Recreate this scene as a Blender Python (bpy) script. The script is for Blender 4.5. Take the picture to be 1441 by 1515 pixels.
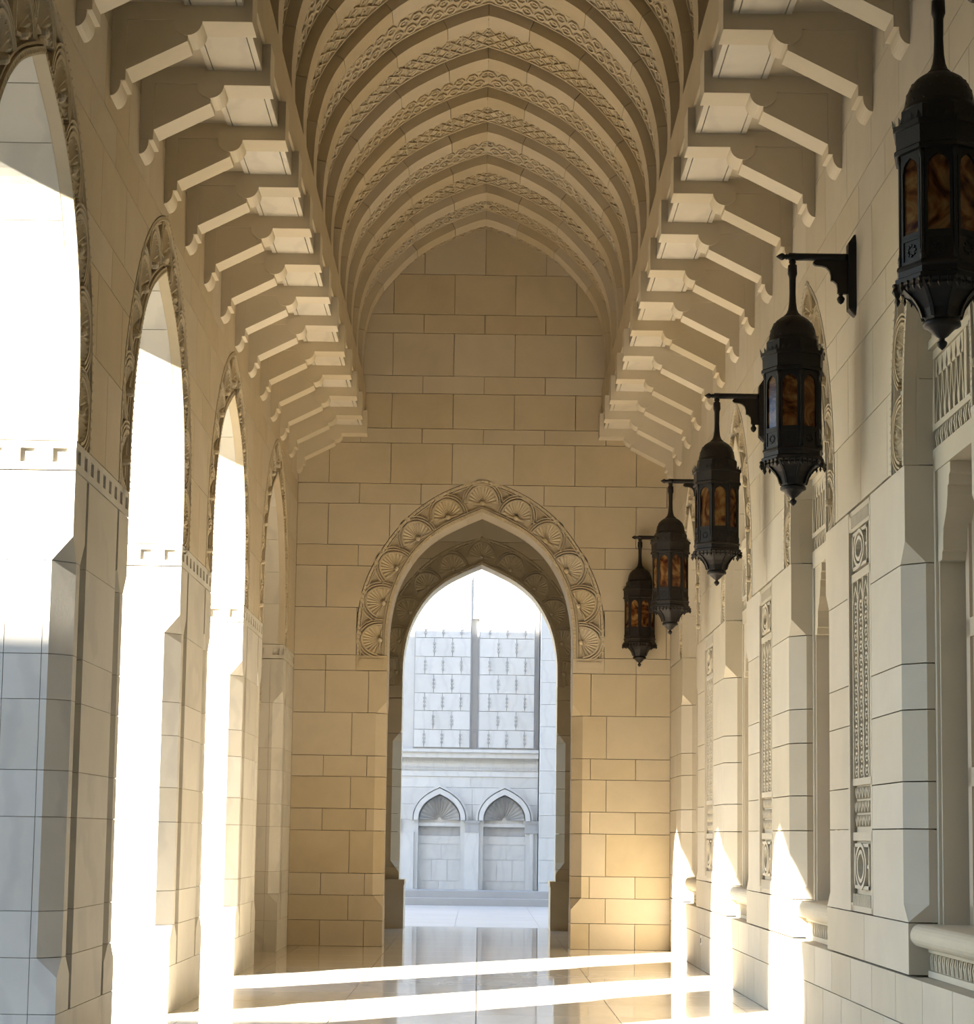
import bpy, bmesh, math, random
from mathutils import Matrix, Vector
random.seed(7)
scene = bpy.context.scene
for o in list(bpy.data.objects): bpy.data.objects.remove(o)
C = scene.collection

# ------------------------------------------------------------------ camera
CF, CP, CY_, CR, CPY = 2900.0, .1087, .0028, .0141, 919.5
cam = bpy.data.cameras.new('camera'); camo = bpy.data.objects.new('camera', cam); C.objects.link(camo)
r0 = Vector((math.cos(CY_), -math.sin(CY_), 0)); f0 = Vector((math.sin(CY_), math.cos(CY_), 0)); k0 = Vector((0, 0, 1))
fw = math.cos(CP) * f0 + math.sin(CP) * k0; up = -math.sin(CP) * f0 + math.cos(CP) * k0
ra = math.cos(CR) * r0 + math.sin(CR) * up; ua = -math.sin(CR) * r0 + math.cos(CR) * up
M = Matrix.Identity(4)
for i in range(3):
    M[i][0] = ra[i]; M[i][1] = ua[i]; M[i][2] = -fw[i]
M[2][3] = 1.6
camo.matrix_world = M
cam.sensor_fit = 'HORIZONTAL'; cam.sensor_width = 36.0; cam.lens = CF / 1441 * 36
cam.shift_y = (CPY - 757.5) / 1441
cam.clip_start = .05; cam.clip_end = 400
scene.camera = camo

# ------------------------------------------------------------------ sky, sun, exposure
w = bpy.data.worlds.new('world'); scene.world = w; w.use_nodes = True
nt = w.node_tree; nt.nodes.clear()
wo = nt.nodes.new('ShaderNodeOutputWorld'); bg = nt.nodes.new('ShaderNodeBackground')
sky = nt.nodes.new('ShaderNodeTexSky')
sky.sky_type = 'NISHITA'; sky.sun_disc = False
SUN_D = Vector((6.11, 6.5, -4.6)).normalized()
sky.sun_elevation = math.asin(-SUN_D.z); sky.sun_rotation = math.atan2(-SUN_D.x, -SUN_D.y)
sky.air_density = 1.0; sky.dust_density = .2; sky.ozone_density = 2.2
nt.links.new(sky.outputs[0], bg.inputs[0]); bg.inputs[1].default_value = .225
nt.links.new(bg.outputs[0], wo.inputs[0])
sl = bpy.data.lights.new('sun', 'SUN'); so = bpy.data.objects.new('sun', sl); C.objects.link(so)
sl.energy = 11.0; sl.angle = math.radians(.55); sl.color = (1.0, .95, .87)
so.rotation_euler = SUN_D.to_track_quat('-Z', 'Y').to_euler(); so.location = (-20, -20, 30)
vs = scene.view_settings
vs.view_transform = 'Standard'; vs.look = 'None'; vs.gamma = 1.0; vs.use_curve_mapping = False
vs.exposure = 2.25

# ------------------------------------------------------------------ dimensions
XL, XR, D, P = -2.7134, 2.7508, 28.316, 4.67
TH = .65                      # thickness of the arcade walls
PW = 1.992                    # left pier width
LP0 = 12.858                  # near face of the first left pier in view
RP0 = 12.63; RPW = 2.92       # right pier near face, width
YB = -7.0                     # corridor goes on behind the camera
YV = 33.95                    # second arch wall
YF = 46.5                     # courtyard facade
XO = XL - TH

# ------------------------------------------------------------------ materials
def stone(name, col, var=.06, rough=.7, scale=2.0, bump=.15, vein=0.0, spec=.3, tint=.05):
    m = bpy.data.materials.new(name); m.use_nodes = True
    n = m.node_tree.nodes; l = m.node_tree.links
    b = n['Principled BSDF']; b.inputs['Roughness'].default_value = rough
    b.inputs['Specular IOR Level'].default_value = spec
    tc = n.new('ShaderNodeTexCoord'); oi = n.new('ShaderNodeObjectInfo')
    add = n.new('ShaderNodeVectorMath'); add.operation = 'ADD'
    mul = n.new('ShaderNodeVectorMath'); mul.operation = 'SCALE'; mul.inputs['Scale'].default_value = 37.0
    cmb = n.new('ShaderNodeCombineXYZ')
    for i in range(3): l.new(oi.outputs['Random'], cmb.inputs[i])
    l.new(cmb.outputs[0], mul.inputs[0]); l.new(tc.outputs['Object'], add.inputs[0]); l.new(mul.outputs[0], add.inputs[1])
    nz = n.new('ShaderNodeTexNoise'); nz.inputs['Scale'].default_value = scale; nz.inputs['Detail'].default_value = 6; nz.inputs['Roughness'].default_value = .6
    nz.inputs['Distortion'].default_value = .4
    l.new(add.outputs[0], nz.inputs['Vector'])
    cr = n.new('ShaderNodeValToRGB'); e = cr.color_ramp.elements
    e[0].position = .3; e[1].position = .72
    e[0].color = tuple(max(0, c * (1 - var)) for c in col) + (1,); e[1].color = tuple(min(1, c * (1 + var)) for c in col) + (1,)
    l.new(nz.outputs['Fac'], cr.inputs[0]); out = cr.outputs[0]
    if vein > 0:
        wv = n.new('ShaderNodeTexWave'); wv.inputs['Scale'].default_value = .9; wv.inputs['Distortion'].default_value = 9; wv.inputs['Detail'].default_value = 4
        l.new(add.outputs[0], wv.inputs['Vector'])
        vr = n.new('ShaderNodeValToRGB'); v = vr.color_ramp.elements; v[0].position = 0; v[1].position = .25
        v[0].color = (1 - vein, 1 - vein, 1 - vein * .9, 1); v[1].color = (1, 1, 1, 1)
        l.new(wv.outputs['Fac'], vr.inputs[0])
        mx = n.new('ShaderNodeMixRGB'); mx.blend_type = 'MULTIPLY'; mx.inputs[0].default_value = 1
        l.new(out, mx.inputs[1]); l.new(vr.outputs[0], mx.inputs[2]); out = mx.outputs[0]
    hs = n.new('ShaderNodeHueSaturation')
    mr = n.new('ShaderNodeMapRange'); mr.inputs[3].default_value = 1 - tint; mr.inputs[4].default_value = 1 + tint * .6
    l.new(oi.outputs['Random'], mr.inputs[0]); l.new(mr.outputs[0], hs.inputs['Value'])
    mr2 = n.new('ShaderNodeMapRange'); mr2.inputs[3].default_value = 1.12; mr2.inputs[4].default_value = .9
    l.new(oi.outputs['Random'], mr2.inputs[0]); l.new(mr2.outputs[0], hs.inputs['Saturation'])
    l.new(out, hs.inputs['Color']); l.new(hs.outputs[0], b.inputs['Base Color'])
    if bump > 0:
        nb = n.new('ShaderNodeTexNoise'); nb.inputs['Scale'].default_value = 60; nb.inputs['Detail'].default_value = 4
        l.new(add.outputs[0], nb.inputs['Vector'])
        bp = n.new('ShaderNodeBump'); bp.inputs['Strength'].default_value = bump; bp.inputs['Distance'].default_value = .004
        l.new(nb.outputs['Fac'], bp.inputs['Height']); l.new(bp.outputs[0], b.inputs['Normal'])
    return m
def plain(name, col, rough=.6, metal=0.0, spec=.4, bump=0):
    m = bpy.data.materials.new(name); m.use_nodes = True; n = m.node_tree.nodes; l = m.node_tree.links
    b = n['Principled BSDF']; b.inputs['Base Color'].default_value = tuple(col) + (1,)
    b.inputs['Roughness'].default_value = rough; b.inputs['Metallic'].default_value = metal; b.inputs['Specular IOR Level'].default_value = spec
    if bump:
        tc = n.new('ShaderNodeTexCoord'); nz = n.new('ShaderNodeTexNoise'); nz.inputs['Scale'].default_value = 90
        l.new(tc.outputs['Object'], nz.inputs['Vector']); bp = n.new('ShaderNodeBump'); bp.inputs['Strength'].default_value = bump; bp.inputs['Distance'].default_value = .003
        l.new(nz.outputs['Fac'], bp.inputs['Height']); l.new(bp.outputs[0], b.inputs['Normal'])
    return m
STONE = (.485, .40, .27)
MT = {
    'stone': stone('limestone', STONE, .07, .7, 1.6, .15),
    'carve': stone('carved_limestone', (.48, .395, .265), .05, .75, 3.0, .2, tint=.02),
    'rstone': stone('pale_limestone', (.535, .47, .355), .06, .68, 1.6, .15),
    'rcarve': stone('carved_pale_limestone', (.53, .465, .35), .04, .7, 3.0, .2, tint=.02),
    'corbel': stone('corbel_limestone', (.57, .485, .345), .06, .68, 1.6, .15),
    'ledge': stone('ledge_marble', (.60, .53, .415), .07, .55, 1.3, .1, vein=.08),
    'mortar': plain('mortar', (.25, .20, .145), .9),
    'marble': stone('pale_marble', (.55, .505, .415), .07, .55, 1.3, .1, vein=.10),
    'floor': stone('polished_marble', (.77, .69, .56), .05, .05, 1.2, 0, vein=.04, spec=.55, tint=.03),
    'court': stone('courtyard_paving', (.38, .372, .365), .05, .45, 1.2, .05),
    'white': stone('white_marble', (.54, .535, .52), .05, .6, 1.5, .1, vein=.06),
    'grey': stone('grey_marble', (.36, .36, .36), .06, .6, 1.5, .1, vein=.08),
    'bronze': plain('dark_bronze', (.02, .0155, .012), .48, .4, .4, .35),
    'shutter': stone('shutter_stone', (.50, .40, .28), .06, .6, 2.0, .1),
    'sand': stone('sandy_paving', (.15, .14, .11), .1, .8, .8, .1),
    'plate': plain('socket_plastic', (.75, .72, .66), .4),
    'dark': plain('dark_glass', (.03, .035, .04), .15, 0, .6),
}
def amber():
    m = bpy.data.materials.new('amber_swirl_glass'); m.use_nodes = True; n = m.node_tree.nodes; l = m.node_tree.links
    b = n['Principled BSDF']; o = n['Material Output']
    tc = n.new('ShaderNodeTexCoord'); oi = n.new('ShaderNodeObjectInfo'); ad = n.new('ShaderNodeVectorMath'); ad.operation = 'ADD'
    sc = n.new('ShaderNodeVectorMath'); sc.operation = 'SCALE'; sc.inputs['Scale'].default_value = 11
    cb = n.new('ShaderNodeCombineXYZ')
    for i in range(3): l.new(oi.outputs['Random'], cb.inputs[i])
    l.new(cb.outputs[0], sc.inputs[0]); l.new(tc.outputs['Object'], ad.inputs[0]); l.new(sc.outputs[0], ad.inputs[1])
    nz = n.new('ShaderNodeTexNoise'); nz.inputs['Scale'].default_value = 4.5; nz.inputs['Detail'].default_value = 3; nz.inputs['Distortion'].default_value = 2.2
    l.new(ad.outputs[0], nz.inputs['Vector'])
    cr = n.new('ShaderNodeValToRGB'); e = cr.color_ramp.elements
    e[0].position = .36; e[0].color = (.07, .014, .004, 1); e[1].position = .66; e[1].color = (.48, .27, .09, 1)
    x = cr.color_ramp.elements.new(.5); x.color = (.26, .10, .025, 1)
    l.new(nz.outputs['Fac'], cr.inputs[0]); l.new(cr.outputs[0], b.inputs['Base Color'])
    b.inputs['Roughness'].default_value = .12; b.inputs['Specular IOR Level'].default_value = .6
    tr = n.new('ShaderNodeBsdfTranslucent'); l.new(cr.outputs[0], tr.inputs[0])
    mx = n.new('ShaderNodeMixShader'); mx.inputs[0].default_value = .55
    l.new(b.outputs[0], mx.inputs[1]); l.new(tr.outputs[0], mx.inputs[2]); l.new(mx.outputs[0], o.inputs[0])
    return m
MT['amber'] = amber()

# ------------------------------------------------------------------ mesh helpers
class MB:
    def __init__(s): s.v = []; s.f = []
    def add(s, verts, faces):
        k = len(s.v); s.v += [tuple(v) for v in verts]; s.f += [tuple(i + k for i in f) for f in faces]
    def box(s, x0, x1, y0, y1, z0, z1, T=None):
        v = [(x, y, z) for x in (x0, x1) for y in (y0, y1) for z in (z0, z1)]
        if T: v = [T(*p) for p in v]
        s.add(v, [(0, 1, 3, 2), (4, 6, 7, 5), (0, 4, 5, 1), (2, 3, 7, 6), (0, 2, 6, 4), (1, 5, 7, 3)])
    def loft(s, secs, caps=True):
        k = len(s.v); n = len(secs[0])
        for sc in secs: s.v += [tuple(p) for p in sc]
        for i in range(len(secs) - 1):
            for j in range(n):
                a = k + i * n + j; b = k + i * n + (j + 1) % n
                s.f.append((a, b, b + n, a + n))
        if caps:
            s.f.append(tuple(k + j for j in range(n))[::-1]); m = k + (len(secs) - 1) * n
            s.f.append(tuple(m + j for j in range(n)))
    def grid(s, rows):
        k = len(s.v); n = len(rows[0])
        for r in rows: s.v += [tuple(p) for p in r]
        for i in range(len(rows) - 1):
            for j in range(n - 1):
                a = k + i * n + j; s.f.append((a, a + 1, a + n + 1, a + n))
    def lathe(s, prof, seg=16, cx=0, cy=0, rot=0.0, caps=True):
        secs = [[(cx + r * math.sin(rot + 2 * math.pi * j / seg), cy - r * math.cos(rot + 2 * math.pi * j / seg), z) for j in range(seg)] for r, z in prof]
        s.loft(secs, caps)
    def mesh(s, name, smooth=False):
        me = bpy.data.meshes.new(name); me.from_pydata(s.v, [], s.f)
        bm = bmesh.new(); bm.from_mesh(me)
        bmesh.ops.remove_doubles(bm, verts=bm.verts, dist=1e-5)
        bmesh.ops.recalc_face_normals(bm, faces=bm.faces)
        bm.to_mesh(me); bm.free()
        if smooth:
            for p in me.polygons: p.use_smooth = True
        return me
def link(name, me, mat, parent=None, mw=None, stuff=False):
    o = bpy.data.objects.new(name, me); C.objects.link(o)
    if me is not None and mat is not None and not me.materials: me.materials.append(MT[mat])
    if parent: o.parent = parent
    if mw is not None: o.matrix_local = mw
    if stuff: o['kind'] = 'stuff'
    return o
def part(name, mb, mat, parent=None, mw=None, smooth=False, stuff=False):
    return link(name, mb.mesh(name, smooth), mat, parent, mw, stuff)
def struct(name, mb=None, mat=None):
    o = part(name, mb, mat) if mb else link(name, None, None)
    o['kind'] = 'structure'; return o
def empty(name, loc, parent=None):
    o = bpy.data.objects.new(name, None); C.objects.link(o); o.location = loc; o.empty_display_size = .2
    if parent: o.parent = parent
    return o
def tag(o, label, cat, group=None):
    o['label'] = label; o['category'] = cat
    if group: o['group'] = group
# maps (u along wall, d into the wall, z)
def TL(u, d, z): return (XL - d, u, z)
def TR(u, d, z): return (XR + d, u, z)
def TE(u, d, z): return (u, D + d, z)
def TV(u, d, z): return (u, YV + d, z)
def TF(u, d, z): return (u, YF + d, z)
def prism(mb, poly, d0, d1, T):
    mb.loft([[T(u, d0, z) for u, z in poly], [T(u, d1, z) for u, z in poly]])
GAP = .004
def catmull(pts, n):
    out = []; m = len(pts)
    for i in range(m - 1):
        p0 = pts[max(i - 1, 0)]; p1 = pts[i]; p2 = pts[i + 1]; p3 = pts[min(i + 2, m - 1)]
        for k in range(n):
            t = k / n
            out.append(tuple(.5 * (2 * b + (c - a) * t + (2 * a - 5 * b + 4 * c - d) * t * t + (-a + 3 * b - 3 * c + d) * t ** 3) for a, b, c, d in zip(p0, p1, p2, p3)))
    out.append(pts[-1]); return out
def resample(pts, n):
    L = [0]
    for a, b in zip(pts, pts[1:]): L.append(L[-1] + math.dist(a, b))
    out = []; j = 0
    for k in range(n + 1):
        t = L[-1] * k / n
        while j < len(L) - 2 and L[j + 1] < t: j += 1
        s = (t - L[j]) / max(1e-9, L[j + 1] - L[j]); out.append(tuple(a + (b - a) * s for a, b in zip(pts[j], pts[j + 1])))
    return out
class Arch:
    """half outlines (half width, z) from the springing to the apex"""
    def __init__(s, inn, ext):
        s.inn = resample(catmull(inn, 8), 36); s.ext = resample(catmull(ext, 8), 36)
        s.zs = inn[0][1]; s.a = inn[0][0]; s.top = inn[-1][1]; s.etop = ext[-1][1]; s.ea = ext[0][0]
    @staticmethod
    def half(c, z):
        if z <= c[0][1]: return c[0][0]
        if z >= c[-1][1]: return -.004
        for (h0, z0), (h1, z1) in zip(c, c[1:]):
            if z0 <= z <= z1: return h0 + (h1 - h0) * (z - z0) / max(1e-9, z1 - z0)
        return 0
A = Arch([(1.345, 4.175), (1.345, 4.35), (1.332, 4.68), (1.262, 5.07), (1.13, 5.41), (.91, 5.742), (.622, 5.99), (.30, 6.165), (0, 6.30)],
         [(1.80, 4.175), (1.80, 4.4), (1.785, 4.8), (1.69, 5.25), (1.452, 5.734), (1.115, 6.178), (.725, 6.494), (.33, 6.69), (0, 6.785)])
AR = Arch([(.88, 4.05), (.88, 4.22), (.868, 4.5), (.81, 4.85), (.70, 5.16), (.54, 5.45), (.36, 5.67), (.17, 5.83), (0, 5.95)],
          [(1.30, 4.05), (1.30, 4.25), (1.285, 4.55), (1.21, 4.95), (1.05, 5.36), (.82, 5.74), (.55, 6.04), (.26, 6.24), (0, 6.38)])

def block_poly(u0, u1, z0, z1, arches):
    """outline of a wall stone, cut back to the extrados of the arches it meets"""
    for uc, cur, zt in arches:
        if z0 >= zt - (.15 if u0 < uc < u1 else 0) or u1 < uc - cur[0][0] or u0 > uc + cur[0][0]: continue
        if u0 < uc < u1 and z0 < zt - .15: return None       # caller splits these at the crown
        n = 24; L = []; R = []
        for k in range(n + 1):
            z = z0 + (z1 - z0) * k / n; h = max(0, Arch.half(cur, z)) + GAP
            if (u0 + u1) / 2 < uc:
                L.append((u0, z)); R.append((max(u0, min(u1, uc - h)), z))
            else:
                R.append((u1, z)); L.append((min(u1, max(u0, uc + h)), z))
        keep = [i for i in range(n + 1) if R[i][0] - L[i][0] > .012]
        if len(keep) < 2: return []
        i0, i1 = keep[0], keep[-1]
        if i0 > 0: i0 -= 1
        pr = R[i0:i1 + 1]; pl = L[i0:i1 + 1]
        return [pl[0]] + pr + pl[::-1][:-1] if True else None
    return [(u0, z0), (u1, z0), (u1, z1), (u0, z1)]
def dedupe(poly):
    out = []
    for p in poly:
        if not out or math.dist(p, out[-1]) > 1e-4: out.append(p)
    if len(out) > 1 and math.dist(out[0], out[-1]) < 1e-4: out.pop()
    # drop points in a straight line
    res = []
    for i, p in enumerate(out):
        a = out[i - 1]; b = out[(i + 1) % len(out)]
        if abs((p[0] - a[0]) * (b[1] - a[1]) - (p[1] - a[1]) * (b[0] - a[0])) > 1e-7: res.append(p)
    return res
def lay_blocks(parent, T, u0, u1, rows, arches, mat='stone', thick=.115, name='stone_block', g=GAP):
    """rows: (z0, z1, [joint positions])"""
    for z0, z1, js in rows:
        edges = [u0] + sorted(j for j in js if u0 + .06 < j < u1 - .06) + [u1]
        segs = []
        for a, b in zip(edges, edges[1:]):
            cut = [uc for uc, cur, zt in arches if a < uc < b and z0 < zt - .15]
            if cut: segs += [(a, cut[0]), (cut[0], b)]
            else: segs.append((a, b))
        for a, b in segs:
            poly = block_poly(a + g, b - g, z0 + g, z1 - g, arches)
            if not poly: continue
            poly = dedupe(poly)
            if len(poly) < 3: continue
            mb = MB(); prism(mb, poly, 0, thick, T)
            part(name, mb, mat, parent)

# shell carving of the archivolts (x along the ring, y outwards, z proud)
def shell_mesh(R=.17):
    mb = MB(); n = 26
    rows = []
    for r, zz in ((.02, -.046), (.05, -.044), (.09, -.035), (.14, -.02), (.168, -.006)):
        row = []
        for i in range(n + 1):
            a = math.pi * i / n; fl = .009 * (1 if i % 2 else -1) * (r / R)
            row.append((r * math.cos(a), -.1 + r * 1.35 * math.sin(a) , zz + fl))
        rows.append(row)
    mb.grid(rows)
    for r0, r1 in ((.172, .19), (.206, .219), (.234, .246)):
        sec = []
        for i in range(n + 1):
            a = math.pi * (.0 + i / n)
            c, s_ = math.cos(a), math.sin(a) * 1.28
            sec.append([(r0 * c, -.1 + r0 * s_, -.07), (r0 * c, -.1 + r0 * s_, .004), (r1 * c, -.1 + r1 * s_, .004), (r1 * c, -.1 + r1 * s_, -.07)])
        mb.loft(sec)
    for i in range(13):                                   # beaded rim
        a = math.pi * (i + .5) / 13; x = .152 * math.cos(a); y = -.1 + .152 * 1.33 * math.sin(a); q = .009
        mb.add([(x - q, y, -.01), (x, y - q, -.01), (x + q, y, -.01), (x, y + q, -.01), (x, y, .006)], [(0, 1, 4), (1, 2, 4), (2, 3, 4), (3, 0, 4)])
    return mb.mesh('shell')
def knob_mesh():
    mb = MB(); mb.lathe([(.004, .03), (.02, .026), (.03, .012), (.034, -.03)], 8)
    mb.box(-.12, .12, -.02, .0, -.04, -.012)
    return mb.mesh('knob')
SHELL = shell_mesh(); KNOB = knob_mesh()
SHELL.materials.append(MT['carve']); KNOB.materials.append(MT['carve'])
def ring_point(arch, t):
    """t in -1..1 along the ring from one springing to the other -> mid point, tangent, outward normal"""
    n = len(arch.inn) - 1; f = (1 - abs(t)) * n; i = min(int(f), n - 1); s = f - i; sg = -1 if t < 0 else 1
    def ip(c): return (c[i][0] + (c[i + 1][0] - c[i][0]) * s, c[i][1] + (c[i + 1][1] - c[i][1]) * s)
    a, b = ip(arch.inn), ip(arch.ext)
    if abs(t) < 1e-6: nn = (0, 1)
    else:
        nn = (b[0] - a[0], b[1] - a[1]); L = math.hypot(*nn); nn = (nn[0] / L, nn[1] / L)
    return (sg * (a[0] + b[0]) / 2, (a[1] + b[1]) / 2), (sg * nn[0], nn[1]), math.dist(a, b)
def archivolt(parent, T, uc, arch, nsh=5, mat='carve', depth=.10, zlow=None):
    """carved ring: sunk ground, two rope borders, a row of scallop shells"""
    def pt(t, q, d):
        n = len(arch.inn) - 1; f = (1 - abs(t)) * n; i = min(int(f), n - 1); s = f - i; sg = -1 if t < 0 else 1
        a = [arch.inn[i][k] + (arch.inn[i + 1][k] - arch.inn[i][k]) * s for k in (0, 1)]
        b = [arch.ext[i][k] + (arch.ext[i + 1][k] - arch.ext[i][k]) * s for k in (0, 1)]
        return T(uc + sg * (a[0] + (b[0] - a[0]) * q), d, a[1] + (b[1] - a[1]) * q)
    N = 64; ts = [-1 + 2 * k / N for k in range(N + 1)]
    root = None
    mb = MB(); mb.loft([[pt(t, 0.005, .052), pt(t, .985, .052), pt(t, .985, depth), pt(t, 0.005, depth)] for t in ts])
    root = part('archivolt', mb, mat, parent)
    for q0, q1, dd in ((0.0, .10, -.004), (.125, .16, .01), (.85, .88, .01), (.905, .985, -.004)):
        mb = MB(); mb.loft([[pt(t, q0, dd), pt(t, q1, dd), pt(t, q1, .078), pt(t, q0, .078)] for t in ts])
        part('moulding', mb, mat, root)
    for q in (.045, .945):
        mb = MB(); K = 104
        for k in range(K):
            t = -1 + 2 * (k + .5) / K; e = .55 / K
            mb.add([pt(t - e, q - .035, -.003), pt(t - e * .2, q + .04, -.003), pt(t + e * 1.1, q + .035, -.003), pt(t + e * .3, q - .04, -.003), pt(t, q, -.013)], [(0, 1, 4), (1, 2, 4), (2, 3, 4), (3, 0, 4)])
        part('rope_border', mb, mat, root, stuff=True)
    sc = 1.0 if arch is A else .86
    for k in range(-nsh, nsh + 1):
        t = k / (nsh + .42)
        (h, z), nn, wd = ring_point(arch, t)
        o = Vector(T(uc + h, .004, z)); ey = Vector(T(nn[0], 0, nn[1])) - Vector(T(0, 0, 0)); ex = Vector(T(nn[1], 0, -nn[0])) - Vector(T(0, 0, 0))
        ez = Vector(T(0, -1, 0)) - Vector(T(0, 0, 0))
        mw = Matrix.Identity(4)
        for i in range(3):
            mw[i][0] = ex[i] * sc * 1.22; mw[i][1] = ey[i] * sc * 1.12; mw[i][2] = ez[i]; mw[i][3] = o[i]
        link('shell', SHELL, None, root, mw)
        m2 = mw.copy(); b = o - ey * (.1 * sc * 1.12)
        for i in range(3): m2[i][3] = b[i]
        link('knob', KNOB, None, root, m2)
    return root
SOFJ = [4.175, 4.73, 5.16, 5.58, 5.97, 6.20]
def soffit(parent, T, uc, arch, d0, d1, mat='marble', joints=SOFJ, th=.10):
    """stones lining the arch behind the carved ring"""
    strips = [(d0 + .08, d1 - .08), (d1 - .077, d1)]
    js = [arch.zs] + [z for z in joints if arch.zs + .1 < z < arch.top - .08] + [arch.top]
    for sg in (-1, 1):
        for a, b in zip(js, js[1:]):
            zz = [a + GAP + (b - a - GAP) * k / 10 for k in range(11)]
            if b == arch.top: zz[-1] = arch.top
            for s0, s1 in strips:
                mb = MB(); secs = []
                for z in zz:
                    h = max(Arch.half(arch.inn, z), .0) if z < arch.top else 0
                    o = h + th * (1.0 if z < arch.top - .5 else 1.6)
                    secs.append([T(uc + sg * h, s0 + .002, z), T(uc + sg * o, s0 + .002, z), T(uc + sg * o, s1 - .002, z), T(uc + sg * h, s1 - .002, z)])
                mb.loft(secs); part('soffit_stone', mb, mat, parent)
def arch_core(mb, T, ua, ub, uc, arch, z1, d0, d1, grow=.03):
    """rough wall body between ua and ub above the springing with the arch left open"""
    cur = [(max(h, 0) + grow * 1.0, z) for h, z in arch.inn]
    cur[-1] = (0.0, cur[-1][1] + .004)
    for sg, ue in ((-1, ua), (1, ub)):
        pts = [(uc + sg * h, z) for h, z in cur]
        secs = []
        for (u, z) in pts:
            secs.append([T(u, d0, z), T(u, d1, z)])
        # face front/back strips out to the edge
        for k in range(len(pts) - 1):
            a, b = pts[k], pts[k + 1]
            for d in (d0, d1):
                mb.add([T(a[0], d, a[1]), T(ue, d, a[1]), T(ue, d, b[1]), T(b[0], d, b[1])], [(0, 1, 2, 3)])
            mb.add([T(a[0], d0, a[1]), T(a[0], d1, a[1]), T(b[0], d1, b[1]), T(b[0], d0, b[1])], [(0, 1, 2, 3)])
        zt = pts[-1][1]
        for d in (d0, d1):
            mb.add([T(uc, d, zt), T(ue, d, zt), T(ue, d, z1), T(uc, d, z1)], [(0, 1, 2, 3)])

# ------------------------------------------------------------------ piers of the left arcade
CZ = [0, .41, .77, 1.07, 1.68, 1.985, 2.45, 2.75, 3.37, 3.972]
CH = .135
def pier_plan(c, groove, w=PW, t=TH):
    c = max(c, .0006); gd = .14 if groove else .0007
    p = [(0, c), (c, 0)]
    gc = min(c, gd - .001) if groove else .0003
    p += [(.39 - gc, 0), (.39, gc), (.39, gd), (.462, gd), (.462, 0)]
    p += [(w - .462, 0), (w - .462, gd), (w - .39, gd), (w - .39, gc), (w - .39 + gc, 0)]
    p += [(w - c, 0), (w, c)]
    for q in (.18, .43): p += [(w, q - .0022), (w - .012, q - .0022), (w - .012, q + .0022), (w, q + .0022)]
    p += [(w, t - c), (w - c, t), (c, t), (0, t - c)]
    for q in (.43, .18): p += [(0, q + .0022), (.012, q + .0022), (.012, q - .0022), (0, q - .0022)]
    return p
PIER_ME = []
for i, (z0, z1) in enumerate(zip(CZ, CZ[1:])):
    a, b = z0 + (.0022 if i else 0), z1 - .0022
    if i == 0: zs = [(a, 0), (b, 0)]
    elif i == 1: zs = [(a, 0), (.645, 0), (b, CH)]
    elif i == len(CZ) - 2: zs = [(a, CH), (3.53, 0), (b, 0)]
    else: zs = [(a, CH), (b, CH)]
    mb = MB(); mb.loft([[TL(u, d, z) for u, d in pier_plan(c, i > 0)] for z, c in zs])
    me = mb.mesh('pier_block'); me.materials.append(MT['marble']); PIER_ME.append(me)
def impost_mesh(T, w, t, u_off=0.0):
    """band pierced with a row of small square recesses"""
    mb = MB(); z0, z1 = 3.98, 4.17; h0, h1 = 4.03, 4.125
    mb.box(.03, w - .03, .03, t - .03, z0, z1, T)
    mb.box(0, w, 0, t, z0, h0, T); mb.box(0, w, 0, t, h1, z1, T)
    n = 9; step = w / n; hw = .048
    ed = [0] + [x for k in range(n) for x in ((k + .5) * step - hw, (k + .5) * step + hw)] + [w]
    for a, b in list(zip(ed, ed[1:]))[::2]:
        mb.box(a, b, 0, .031, h0, h1, T); mb.box(a, b, t - .031, t, h0, h1, T)
    n = 3; step = t / n
    ed = [0] + [x for k in range(n) for x in ((k + .5) * step - hw, (k + .5) * step + hw)] + [t]
    for a, b in list(zip(ed, ed[1:]))[::2]:
        mb.box(0, .031, a, b, h0, h1, T); mb.box(w - .031, w, a, b, h0, h1, T)
    return mb.mesh('impost')
IMP = impost_mesh(TL, PW, TH); IMP.materials.append(MT['marble'])

YS = [LP0 + P * k for k in range(-3, 4)]           # near faces of the left piers
mbc = MB()
for y in YS:
    mbc.loft([[TL(y + .008 + u, d + .008, z_) for u, d in pier_plan(CH + .012, True, PW - .016, TH - .016)] for z_ in (.3, 3.6)])
    if y + PW < D: mbc.box(y + .16, y + PW - .16, .16, TH - .02, 0, 4.17, TL)
    else: mbc.box(y + .16, D + .3, .16, TH - .16, 0, 4.17, TL)
arcs_left = []
for y in YS[:-1]:
    uc = y + PW + (P - PW) / 2; arcs_left.append(uc)
    arch_core(mbc, TL, uc - P / 2, uc + P / 2, uc, A, 7.9, .105, TH - .02)
# solid wall near / behind the camera
mbc.box(YB, arcs_left[0] - P / 2, 0, TH, 0, 7.9, TL)
mbc.box(YB, D + .6, .25, TH + .3, 7.9, 11.6, TL)
yl = arcs_left[-1] + P / 2
mbc.box(yl, D + .6, .035, TH, 4.17, 7.9, TL)
wall_left = struct('wall_left', mbc, 'mortar')
for y in YS:
    for me in PIER_ME: link('pier_block', me, None, wall_left, Matrix.Translation((0, y, 0)))
    link('impost', IMP, None, wall_left, Matrix.Translation((0, y, 0)))
mb = MB(); mb.box(YB, 5.0, .3, .6, 0, 7.9, TL); part('light_block_wall', mb, 'stone', wall_left)  # unseen wall added to close a near bay and darken the interior
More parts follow.
